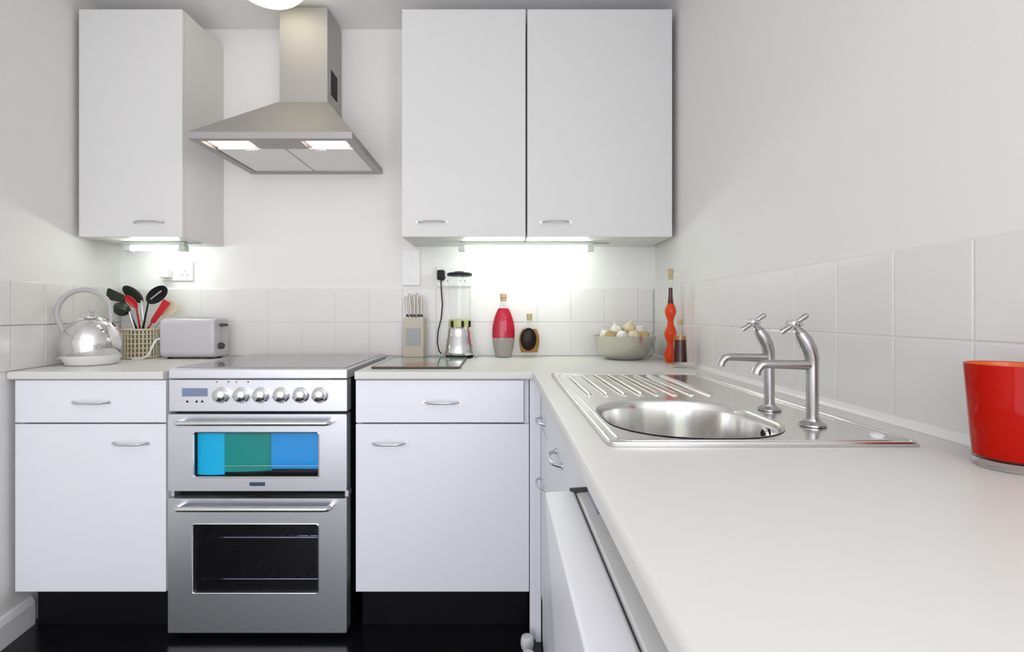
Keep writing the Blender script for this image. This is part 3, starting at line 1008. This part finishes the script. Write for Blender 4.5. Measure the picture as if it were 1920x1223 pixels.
TF = YB - 0.0002
p0, p1 = at(306, 527, YB), at(364, 491, YB)
t = socket('white double wall socket above the toaster under the short strip light', p0.x, p1.x, max(p0.z, HC + 2 * T + 0.002), p1.z, TF)
pl = obj('plug', add_box(bm_new(), p0.x + 0.012, p0.x + 0.050, TF - 0.045, TF - 0.0107, p0.z + 0.012, p0.z + 0.05, 0.005, 3), 'white_plastic', t)
p0, p1 = at(819, 538, YB), at(884, 500, YB)
socket('white double wall socket behind the blender with its black plug in', p0.x, p1.x, max(p0.z, HC + 2 * T + 0.002), p1.z, TF)
p0, p1 = at(754, 536, YB), at(788, 468, YB)
socket('white tall switch plate above the knife block', p0.x, p1.x, max(p0.z, HC + 2 * T + 0.002), p1.z, TF, True, 'switch_plate', 'switch')

# ------------------------------------------------------------------ kettle
kc = Vector((-1.540, 1.925, HC + 0.0005))
kt = thing('kettle', 'polished steel dome kettle with big arched grey handle on the worktop', 'kettle', kc)
R_ = 0.0965
obj('base', add_lathe(bm_new(), [(0.074, 0.0), (0.080, 0.004), (0.0915, 0.030), (0.0925, 0.036)], kc, 48), 'white_plastic', kt)
prof = [(0.0915, 0.0365), (0.0950, 0.05), (R_, 0.075)]
for i in range(1, 13):
    a = PI / 2 * i / 13
    prof.append((R_ * math.cos(a) ** 0.9, 0.075 + 0.107 * math.sin(a)))
prof = [q for q in prof if q[0] > 0.036] + [(0.036, 0.1775)]
obj('body', add_lathe(bm_new(), prof, kc, 64), 'kettle', kt, 50)
lid = obj('lid', add_lathe(bm_new(), [(0.037, 0.1765), (0.036, 0.180), (0.020, 0.1845), (0.006, 0.186)], kc, 32), 'kettle', kt, 50)
obj('lid_knob', add_lathe(bm_new(), [(0.004, 0.185), (0.004, 0.193), (0.009, 0.197), (0.010, 0.203), (0.006, 0.208), (0.001, 0.209)], kc, 20), 'greyhandle', lid)
hu = Vector((math.cos(math.radians(22)), math.sin(math.radians(22)), 0))
hc = kc + Vector((0, 0, 0.192)) - hu * 0.022
hp = [hc + hu * (-0.084 * math.cos(a)) + Vector((0, 0, 0.088 * math.sin(a))) for a in [math.radians(-32 + 194 * i / 26) for i in range(27)]]
hp += [kc + hu * 0.060 + Vector((0, 0, 0.158))]
hp = [kc + hu * (-0.085) + Vector((0, 0, 0.118))] + hp
obj('handle', add_tube(bm_new(), hp, [0.008] + [0.0088] * (len(hp) - 2) + [0.007], 14), 'greyhandle', kt)
su = Vector((hu.y, -hu.x, 0)) * -1
sp = kc + su * 0.074 + Vector((0, 0, 0.115))
obj('spout', add_tube(bm_new(), [sp, sp + su * 0.018 + Vector((0, 0, 0.014)), sp + su * 0.034 + Vector((0, 0, 0.034))], [0.020, 0.016, 0.011], 16), 'kettle', kt)
sw = kc + Vector((-0.088, -0.03, 0.026))
obj('switch', add_box(bm_new(), sw.x - 0.012, sw.x + 0.008, sw.y - 0.010, sw.y + 0.010, sw.z - 0.006, sw.z + 0.005, 0.002), 'greyhandle', kt)

# ------------------------------------------------------------------ utensil crock
cc = Vector((-1.553, 2.205, HC + 0.0005))
ct = thing('utensil_holder', 'cream slatted utensil holder full of spoons behind the kettle', 'holder', cc)
CR, CH = 0.070, 0.128
obj('inner_cup', add_lathe(bm_new(), [(0.060, 0.002), (0.062, CH - 0.006), (0.060, CH - 0.006), (0.058, 0.006), (0.001, 0.006)], cc, 28), 'crock_in', ct)
for k in range(30):
    a = 2 * PI * k / 30
    p = cc + Vector((math.cos(a), math.sin(a), 0)) * 0.0665
    obj('slat', add_tube(bm_new(), [p + Vector((0, 0, 0.004)), p + Vector((0, 0, CH - 0.004))], 0.0042, 6), 'crock', ct)
for z in [0.005 + 0.0196 * i for i in range(7)]:
    ring = [cc + Vector((CR * math.cos(2 * PI * i / 36), CR * math.sin(2 * PI * i / 36), z)) for i in range(36)]
    obj('hoop', add_tube(bm_new(), ring, 0.004 if z in (0.005,) or z > 0.12 else 0.0024, 8, True), 'crock', ct)


def utensil(name, label, foot_px, tip_px, tip_y, head, mat_h, mat, w, ln, slots=0, curve=0.0, tilt=0.0):
    """stick from the bottom of the crock to a head whose centre is seen at tip_px; head turned about its own axis"""
    tip = at(tip_px[0], tip_px[1], tip_y)
    foot = cc + Vector((foot_px[0], foot_px[1], 0.014))
    d = (tip - foot).normalized()
    t = thing(name, label, 'utensil', foot, 'utensils in the holder')
    hl = ln / 2
    d0 = d
    d = Matrix.Rotation(math.radians(tilt), 3, 'Y') @ d0
    nk = tip - d * hl * 0.85
    obj('shaft', add_tube(bm_new(), [foot, foot.lerp(nk, 0.6), nk], [0.0045, 0.004, 0.0034], 8), mat_h, t)
    side = d.cross(Vector((0, 1, 0.25))).normalized()
    nrm = side.cross(d).normalized()
    rot = Matrix((side, nrm, d)).transposed()
    bm = bm_new()
    if head == 'spoon':
        add_ball(bm, tip, w / 2, 0.005, hl, rot, 18, 12)
        for v in bm.verts:
            q = rot.transposed() @ (v.co - tip)
            k = 1 - (q.x / (w / 2)) ** 2 - (q.z / hl) ** 2
            v.co += nrm * (0.012 * max(k, 0))
    elif head == 'ladle':
        add_ball(bm, tip, w / 2, w / 2.6, hl, rot, 18, 12)
    else:
        L = rrect(-w / 2, w / 2, -hl, hl, w * 0.22, 4)
        hole = None
        slab_with_hole(bm, L, hole, 0.003, lambda u, v, dd: tip + side * (u * (1.0 + 0.25 * v / hl)) + d * v + nrm * (dd + curve * (v / hl) ** 2))
    hd = obj('head', bm, mat, t, 50)
    for k in range(slots):
        u = (k - (slots - 1) / 2) * w / (slots + 0.6)
        p = tip + side * u - nrm * 0.0065
        obj('slot', add_box(bm_new(), -0.0025, 0.0025, -0.001, 0.001, -hl * 0.55, hl * 0.55), 'greyhandle', hd, 0)
        o = hd.children[-1]
        o.data.transform(Matrix.Translation(origin_of(hd)))
        o.data.transform(rot.to_4x4())
        o.data.transform(Matrix.Translation(p - origin_of(hd)))
    return t


utensil('spatula', 'dark olive spatula leaning furthest out over the kettle', (0.03, 0.0), (217, 556), 2.19, 'flat', 'black', 'olive', 0.044, 0.080, tilt=-45)
utensil('ladle', 'dark ladle with round bowl low beside the kettle top', (0.02, -0.022), (228, 580), 2.18, 'ladle', 'handle', 'olive', 0.060, 0.072, tilt=-60)
utensil('serving_spoon', 'large dark spoon standing tallest in the middle of the holder', (0.005, 0.03), (249, 552), 2.23, 'spoon', 'handle', 'olive', 0.056, 0.108, tilt=-42)
utensil('slotted_spoon', 'dark slotted spoon leaning over the toaster', (-0.022, 0.012), (294, 553), 2.21, 'spoon', 'black', 'black', 0.062, 0.108, 1, tilt=34)
utensil('red_spoon', 'small red spoon among the dark utensils beside the ladle', (-0.005, 0.030), (246, 566), 2.12, 'spoon', 'red', 'red', 0.034, 0.066, tilt=-35)
utensil('red_spatula', 'long red spatula leaning towards the toaster', (-0.045, -0.004), (299, 585), 2.19, 'flat', 'red', 'red', 0.026, 0.115)
utensil('wooden_spatula', 'pale cream spatula behind the red spatula near the toaster', (-0.050, 0.018), (318, 582), 2.225, 'flat', 'cream', 'cream', 0.046, 0.080)

# ------------------------------------------------------------------ toaster
tx0, tx1, ty0, ty1 = -1.430, -1.198, 2.135, 2.258
tz0, tz1 = HC + 0.006, HC + 0.173
tt = thing('toaster', 'white two slice toaster with rounded body beside the utensil holder', 'toaster', ((tx0 + tx1) / 2, (ty0 + ty1) / 2, HC))
bm = bm_new()
slots = None
sec = rrect(ty0, ty1, tz0, tz1, 0.026, 8)
rows = []
for x, k in ((tx0, 0.010), (tx0 + 0.004, 0.003), (tx0 + 0.012, 0.0), (tx1 - 0.012, 0.0), (tx1 - 0.004, 0.003), (tx1, 0.010)):
    rows.append([Vector((x, y, z)) for y, z in rrect(ty0 + k, ty1 - k, tz0 + k, tz1 - k, 0.026 - k * 0.5, 8)])
add_loft(bm, rows)
bm.faces.new([v for v in bm.verts[:len(rows[0])]])
body = obj('body', bm, 'toaster', tt, 40)
for y in (ty0 + 0.040, ty0 + 0.083):
    obj('bread_slot', add_box(bm_new(), tx0 + 0.05, tx1 - 0.05, y - 0.011, y + 0.011, tz1 - 0.001, tz1 + 0.0008), 'black', tt, 0)
for x in (tx0 + 0.03, tx1 - 0.03):
    for y in (ty0 + 0.03, ty1 - 0.03):
        obj('foot', add_lathe(bm_new(), [(0.010, 0.0005), (0.010, 0.0065)], (x, y, HC), 12), 'black', tt)
obj('lever', add_box(bm_new(), tx1 + 0.0005, tx1 + 0.022, ty0 + 0.040, ty0 + 0.074, tz1 - 0.036, tz1 - 0.024, 0.004), 'seal', tt)
obj('lever_track', add_box(bm_new(), tx1, tx1 + 0.0015, ty0 + 0.054, ty0 + 0.060, tz0 + 0.05, tz1 - 0.022), 'greyhandle', tt, 0)
RYp = Matrix.Rotation(PI / 2, 3, 'Y')
obj('dial', add_lathe(bm_new(), [(0.014, 0), (0.014, 0.010), (0.011, 0.016)], (tx1 + 0.0005, ty0 + 0.045, tz0 + 0.048), 20, rot=RYp), 'seal', tt)
zc = HC + 0.0045
obj('cord', add_tube(bm_new(), [(tx0 + 0.012, ty0 + 0.015, tz0 + 0.085), (tx0 - 0.006, ty0 - 0.006, tz0 + 0.075), (tx0 - 0.014, ty0 - 0.02, tz0 + 0.045), (tx0 - 0.026, ty0 - 0.022, tz0 + 0.014), (tx0 - 0.050, ty0 - 0.03, zc), (tx0 - 0.085, ty0 - 0.035, zc)], 0.004, 10), 'white_plastic', tt)
obj('mains_lead', add_tube(bm_new(), [(tx1 - 0.006, ty1 - 0.05, tz0 + 0.010), (tx1 + 0.018, ty1 - 0.055, zc - 0.001), (tx1 + 0.05, ty1 - 0.03, zc - 0.001), (tx1 + 0.057, ty1 - 0.005, zc - 0.001)], 0.003, 8), 'greyhandle', tt)

# ------------------------------------------------------------------ knife block with five knives
bx0, bx1, by0, by1 = -0.417, -0.331, 2.195, 2.285
bz0, bz1 = HC + 0.0005, HC + 0.172
kb = thing('knife_block', 'pale upright knife block with grey front panel beside the blender', 'knife block', ((bx0 + bx1) / 2, 2.24, bz0))
bm = bm_new()
add_box(bm, bx0, bx1, by0, by0 + 0.008, bz0, bz1, 0.001)
add_box(bm, bx0, bx1, by1 - 0.008, by1, bz0, bz1, 0.001)
add_box(bm, bx0, bx0 + 0.008, by0 + 0.008, by1 - 0.008, bz0, bz1, 0.001)
add_box(bm, bx1 - 0.008, bx1, by0 + 0.008, by1 - 0.008, bz0, bz1, 0.001)
add_box(bm, bx0 + 0.008, bx1 - 0.008, by0 + 0.008, by1 - 0.008, bz0, bz0 + 0.010)
obj('block', bm, 'block', kb, 30)
obj('front_panel', add_box(bm_new(), bx0 + 0.012, bx1 - 0.010, by0 - 0.002, by0 - 0.0002, bz0 + 0.052, bz0 + 0.128, 0.0008), 'plate_grey', kb)
for k, (dx, dh, tl) in enumerate(((0.012, -0.008, 0.10), (0.027, 0.006, 0.09), (0.0425, 0.0, 0.04), (0.058, 0.008, 0.05), (0.073, -0.012, 0.03))):
    x = bx0 + dx + 0.0005
    y = by0 + 0.030 + 0.006 * (k % 2)
    zt = bz1 + 0.004
    base = Vector((x, y, zt))
    t = thing('knife', ('steel handled knife in the block, first from the cooker side', 'steel handled knife in the block, second from the cooker side',
                        'steel handled knife in the middle slot of the block', 'tallest steel handled knife in the block, second from the blender',
                        'short steel handled knife in the block, nearest the blender')[k], 'knife', base, 'knives in the block')
    lean = Vector((-tl, 0.04, 1)).normalized()
    top = base + lean * (0.098 + dh)
    obj('handle', add_tube(bm_new(), [base + lean * 0.012, base + lean * 0.05, top - lean * 0.008, top], [0.0045, 0.0052, 0.0062, 0.0045], 10), 'knife', t)
    obj('bolster', add_tube(bm_new(), [base, base + lean * 0.012], [0.0066, 0.0056], 10), 'seal', t)
    obj('blade', add_box(bm_new(), x - 0.0008, x + 0.0008, y - 0.010, y + 0.012, zt - 0.10, zt), 'chrome', t, 0)

# ------------------------------------------------------------------ blender
bc = Vector((-0.176, 2.205, HC + 0.0005))
bt = thing('blender', 'chrome blender with clear glass jug and black lid on the worktop', 'blender', bc)
obj('foot_ring', add_lathe(bm_new(), [(0.056, 0.0), (0.060, 0.003), (0.060, 0.010), (0.056, 0.012)], bc, 40), 'black', bt)
obj('motor_base', add_lathe(bm_new(), [(0.058, 0.0122), (0.0625, 0.018), (0.0625, 0.028), (0.060, 0.034), (0.0595, 0.056), (0.0565, 0.060), (0.0555, 0.082), (0.0525, 0.086), (0.0495, 0.116), (0.048, 0.128), (0.045, 0.132)], bc, 48), 'chrome', bt, 40)
for s in (-1, 1):
    obj('side_foot', add_ball(bm_new(), bc + Vector((s * 0.071, -0.005, 0.0105)), 0.010, 0.010, 0.010), 'greyhandle', bt)
obj('collar', add_lathe(bm_new(), [(0.047, 0.1325), (0.0475, 0.158), (0.044, 0.166)], bc, 40), 'yellow_green', bt)
for a in (-70, -25, -125):
    d = Vector((math.cos(math.radians(a)), math.sin(math.radians(a)), 0))
    p = bc + d * 0.0485
    obj('collar_rib', add_tube(bm_new(), [p + Vector((0, 0, 0.134)), p + Vector((0, 0, 0.160))], 0.006, 8), 'black', bt)
bm = add_lathe(bm_new(), [(0.040, 0.1665), (0.043, 0.172), (0.049, 0.30), (0.051, 0.352)], bc, 40, cap=False)
jug = obj('jug', bm, 'jug', bt, 50)
obj('lid', add_lathe(bm_new(), [(0.050, 0.3525), (0.054, 0.355), (0.054, 0.363), (0.046, 0.367), (0.022, 0.369), (0.020, 0.372), (0.002, 0.373)], bc, 36), 'black', bt, 40)
pz = at(0, 517, YB)
px = at(827, 0, YB - 0.03).x
plug = obj('plug', add_box(bm_new(), px - 0.016, px + 0.016, YB - 0.052, YB - 0.0125, pz.z - 0.022, pz.z + 0.022, 0.006, 3), 'black', bt)
cpts = [(px, YB - 0.035, pz.z - 0.02), (px + 0.002, YB - 0.035, pz.z - 0.07), (px + 0.006, YB - 0.03, pz.z - 0.13), (px + 0.001, YB - 0.03, pz.z - 0.19), (px - 0.012, YB - 0.04, pz.z - 0.25),
        (px - 0.014, YB - 0.05, pz.z - 0.30), (px - 0.004, YB - 0.065, HC + 0.025), (bc.x - 0.075, YB - 0.085, HC + 0.010)]
obj('cord', add_tube(bm_new(), cpts, 0.0028, 8), 'black', bt)

# ------------------------------------------------------------------ glass chopping board
bm = slab_with_hole(bm_new(), rrect(-0.446, -0.142, 1.768, 2.150, 0.010, 4), None, 0.006, lambda u, v, d: Vector((u, v, HC + 0.001 + d)))
cbt = thing('chopping_board', 'dark green tinted glass chopping board lying flat before the knife block', 'board', (-0.294, 1.96, HC))
obj('board', bm, 'board', cbt, 30)
eg = [Vector((x, y, HC + 0.0045)) for x, y in rrect(-0.446, -0.142, 1.768, 2.150, 0.010, 4)]
obj('edge', add_tube(bm_new(), eg, 0.0038, 8, True), 'board_edge', cbt)
obj('red_print', slab_with_hole(bm_new(), rrect(-0.35, -0.235, 1.80, 1.93, 0.05, 6), None, 0.0004, lambda u, v, d: Vector((u, v, HC + 0.0071 + d))), 'board_red', cbt, 0)

# ------------------------------------------------------------------ bottles


def bottle(label, c, prof, fills, cork, sx=1.0, sy=1.0):
    """prof: glass (radius, height); fills: list of (name, z0, z1, material) inside; cork: (z0, z1, radius)"""
    c = Vector(c)
    t = thing('bottle', label, 'bottle', c)
    obj('glass', add_lathe(bm_new(), prof, c, 40, sx, sy), 'glass', t, 50)

    def rad(z):
        for (r0, z0), (r1, z1) in zip(prof, prof[1:]):
            if z0 <= z <= z1 and z1 > z0:
                return r0 + (r1 - r0) * (z - z0) / (z1 - z0)
        return prof[-1][0]
    for nm, z0, z1, mt in fills:
        n = 14
        pf = [(max(rad(z0 + (z1 - z0) * i / n) - 0.003, 0.002), z0 + (z1 - z0) * i / n) for i in range(n + 1)]
        obj(nm, add_lathe(bm_new(), pf, c, 40, sx, sy), mt, t, 50)
    obj('stopper', add_lathe(bm_new(), [(cork[2] * 0.85, cork[0]), (cork[2] * 0.85, cork[0] + (cork[1] - cork[0]) * 0.45), (cork[2], cork[0] + (cork[1] - cork[0]) * 0.5), (cork[2], cork[1])], c, 20), 'cork', t, 40)
    return t


def oval(r, h, rb, rt, zb=0.0):
    return [(rb + (r - rb) * math.sin(PI * i / 16) ** 0.75 if i < 8 else rt + (r - rt) * math.sin(PI * i / 16) ** 0.75, zb + h * i / 16) for i in range(17)]


p = oval(0.052, 0.222, 0.034, 0.018) + [(0.014, 0.232), (0.0125, 0.250)]
bottle('pink red oval bottle with grey layer at its base and cork', (0.014, 2.225, HC + 0.0005), p,
       [('grey_layer', 0.004, 0.085, 'greysalt'), ('red_liquid', 0.0855, 0.214, 'pink')], (0.244, 0.277, 0.0155), 1.0, 0.55)
p = oval(0.047, 0.142, 0.030, 0.014, 0.004) + [(0.011, 0.152), (0.010, 0.166)]
bottle('dark brown squat oval bottle with amber edge and cork', (0.127, 2.228, HC + 0.0005), p,
       [('amber_oil', 0.022, 0.124, 'amber')], (0.160, 0.190, 0.0125), 1.0, 0.55)
dk = bpy.data.objects[[o.name for o in COL.objects if o.name.startswith('bottle')][-1]]
obj('dark_herbs', add_ball(bm_new(), (0.122, 2.206, HC + 0.080), 0.0345, 0.010, 0.050), 'syrup', dk)
prof = [(0.024, 0.0), (0.026, 0.004), (0.0265, 0.02), (0.027, 0.05)]
prof = []
for i in range(33):
    z = 0.228 * i / 32
    prof.append((0.0215 + 0.0062 * math.cos(2 * PI * (z - 0.030) / 0.085) - 0.004 * (z / 0.228), z))
prof += [(0.0125, 0.240), (0.0105, 0.262), (0.0095, 0.330)]
bottle('tall wavy orange red bottle with dark neck in the corner', (0.652, 1.955, HC + 0.0005), prof,
       [('orange_liquid', 0.004, 0.229, 'orange'), ('dark_oil', 0.2295, 0.290, 'darkred')], (0.322, 0.362, 0.0105))
prof = [(0.0265, 0.0), (0.027, 0.006), (0.0215, 0.112), (0.017, 0.122), (0.0095, 0.128), (0.0085, 0.155)]
bottle('small brown bottle tapering to its neck before the tall red one', (0.640, 1.815, HC + 0.0005), prof,
       [('dark_syrup', 0.020, 0.098, 'darkred'), ('amber_layer', 0.0983, 0.112, 'amber')], (0.148, 0.172, 0.0095))

# ------------------------------------------------------------------ bowl of bulbs
wc = Vector((0.520, 2.145, HC + 0.0005))
prof = [(0.058, 0.0), (0.078, 0.006), (0.103, 0.028), (0.120, 0.060), (0.131, 0.098), (0.1285, 0.099), (0.117, 0.062), (0.100, 0.032), (0.076, 0.011), (0.002, 0.008)]
bw = tag(obj('bowl', add_lathe(bm_new(), prof, wc, 56), 'bowl_glass', None, 50, wc), 'wide greyish glass bowl heaped with cream bulbs in the corner of the worktop', 'bowl')


def bulb(label, c, r, mat, tilt_, k):
    c = Vector(c)
    t = thing('garlic_bulb', label, 'vegetable', c, 'bulbs in the glass bowl')
    rot = Matrix.Rotation(tilt_[0], 3, 'X') @ Matrix.Rotation(tilt_[1], 3, 'Y')
    bm = bm_new()
    n = 30
    rings = []
    pf = [(0.25, -0.72), (0.7, -0.62), (0.95, -0.30), (1.0, 0.0), (0.9, 0.32), (0.62, 0.62), (0.30, 0.85), (0.16, 1.05)]
    for rr_, z in pf:
        ring = []
        for i in range(n):
            a = 2 * PI * i / n
            q = r * rr_ * (1 + 0.06 * math.cos(6 * a + k))
            ring.append(bm.verts.new(c + rot @ Vector((q * math.cos(a), q * math.sin(a), r * z))))
        rings.append(ring)
    for a, b in zip(rings, rings[1:]):
        for i in range(n):
            j = (i + 1) % n
            bm.faces.new((a[i], a[j], b[j], b[i]))
    bm.faces.new(rings[0])
    bm.faces.new(rings[-1])
    obj('cloves', bm, mat, t, 60)
    s = c + rot @ Vector((0, 0, r * 1.02))
    obj('stalk', add_tube(bm_new(), [s, s + rot @ Vector((0.001, 0, r * 0.35))], [r * 0.15, r * 0.10], 8), 'garlic_white', t)


BU = [
    (-0.066, -0.040, 0.098, 0.027, 'garlic_tan', (0.5, -0.5), 'yellow tan bulb at the front rim of the bowl towards the bottles'),
    (-0.020, -0.058, 0.098, 0.026, 'garlic_white', (0.9, 0.1), 'white bulb at the middle of the front rim of the bowl'),
    (0.028, -0.052, 0.099, 0.027, 'garlic', (0.4, 0.3), 'cream bulb at the front rim right of the middle one'),
    (0.074, -0.036, 0.097, 0.024, 'garlic_tan', (0.3, 0.7), 'tan bulb at the front rim of the bowl towards the red bottle'),
    (-0.076, 0.014, 0.100, 0.026, 'garlic_white', (0.0, -0.6), 'white bulb at the end of the heap nearest the bottles'),
    (-0.030, 0.010, 0.122, 0.027, 'garlic_white', (0.2, -0.3), 'white bulb on top of the heap left of the topmost one'),
    (0.020, -0.006, 0.132, 0.027, 'garlic', (0.3, 0.2), 'cream bulb that is topmost on the heap'),
    (0.066, 0.012, 0.117, 0.026, 'garlic_white', (0.1, 0.6), 'white bulb on top of the heap towards the red bottle'),
    (-0.010, 0.062, 0.103, 0.026, 'garlic', (-0.6, 0.0), 'cream bulb at the back of the heap next to the tiles'),
    (0.050, 0.064, 0.101, 0.025, 'garlic_tan', (-0.5, 0.5), 'tan bulb at the back of the heap towards the corner'),
    (-0.058, 0.058, 0.100, 0.024, 'garlic', (-0.5, -0.5), 'cream bulb at the back of the heap towards the bottles'),
]
for k, (dx, dy, dz, r, mt, tl, lb) in enumerate(BU):
    bulb(lb, wc + Vector((dx, dy, dz)), r, mt, tl, k)

# ------------------------------------------------------------------ red tumbler
vc = Vector((0.641, 0.640, HC + 0.0008))
vt = thing('tumbler', 'red glass tumbler with clear thick base at the wall end of the worktop', 'tumbler', vc)
obj('clear_base', add_lathe(bm_new(), [(0.0345, 0.0), (0.0365, 0.003), (0.0372, 0.0105), (0.034, 0.011)], vc, 48), 'clear_solid', vt, 40)
obj('cup', add_lathe(bm_new(), [(0.030, 0.0115), (0.0368, 0.0135), (0.0385, 0.030), (0.0455, 0.128), (0.0452, 0.1292), (0.0440, 0.1292), (0.0432, 0.128), (0.0365, 0.030), (0.033, 0.018), (0.002, 0.0165)], vc, 56), 'vase', vt, 40)
obj('glow_lining', add_lathe(bm_new(), [(0.0355, 0.034), (0.0428, 0.127), (0.0426, 0.1285), (0.0420, 0.127), (0.0350, 0.034)], vc, 48, cap=False), 'vase_glow', vt, 40)  # orange shell added for the light shining through the rim
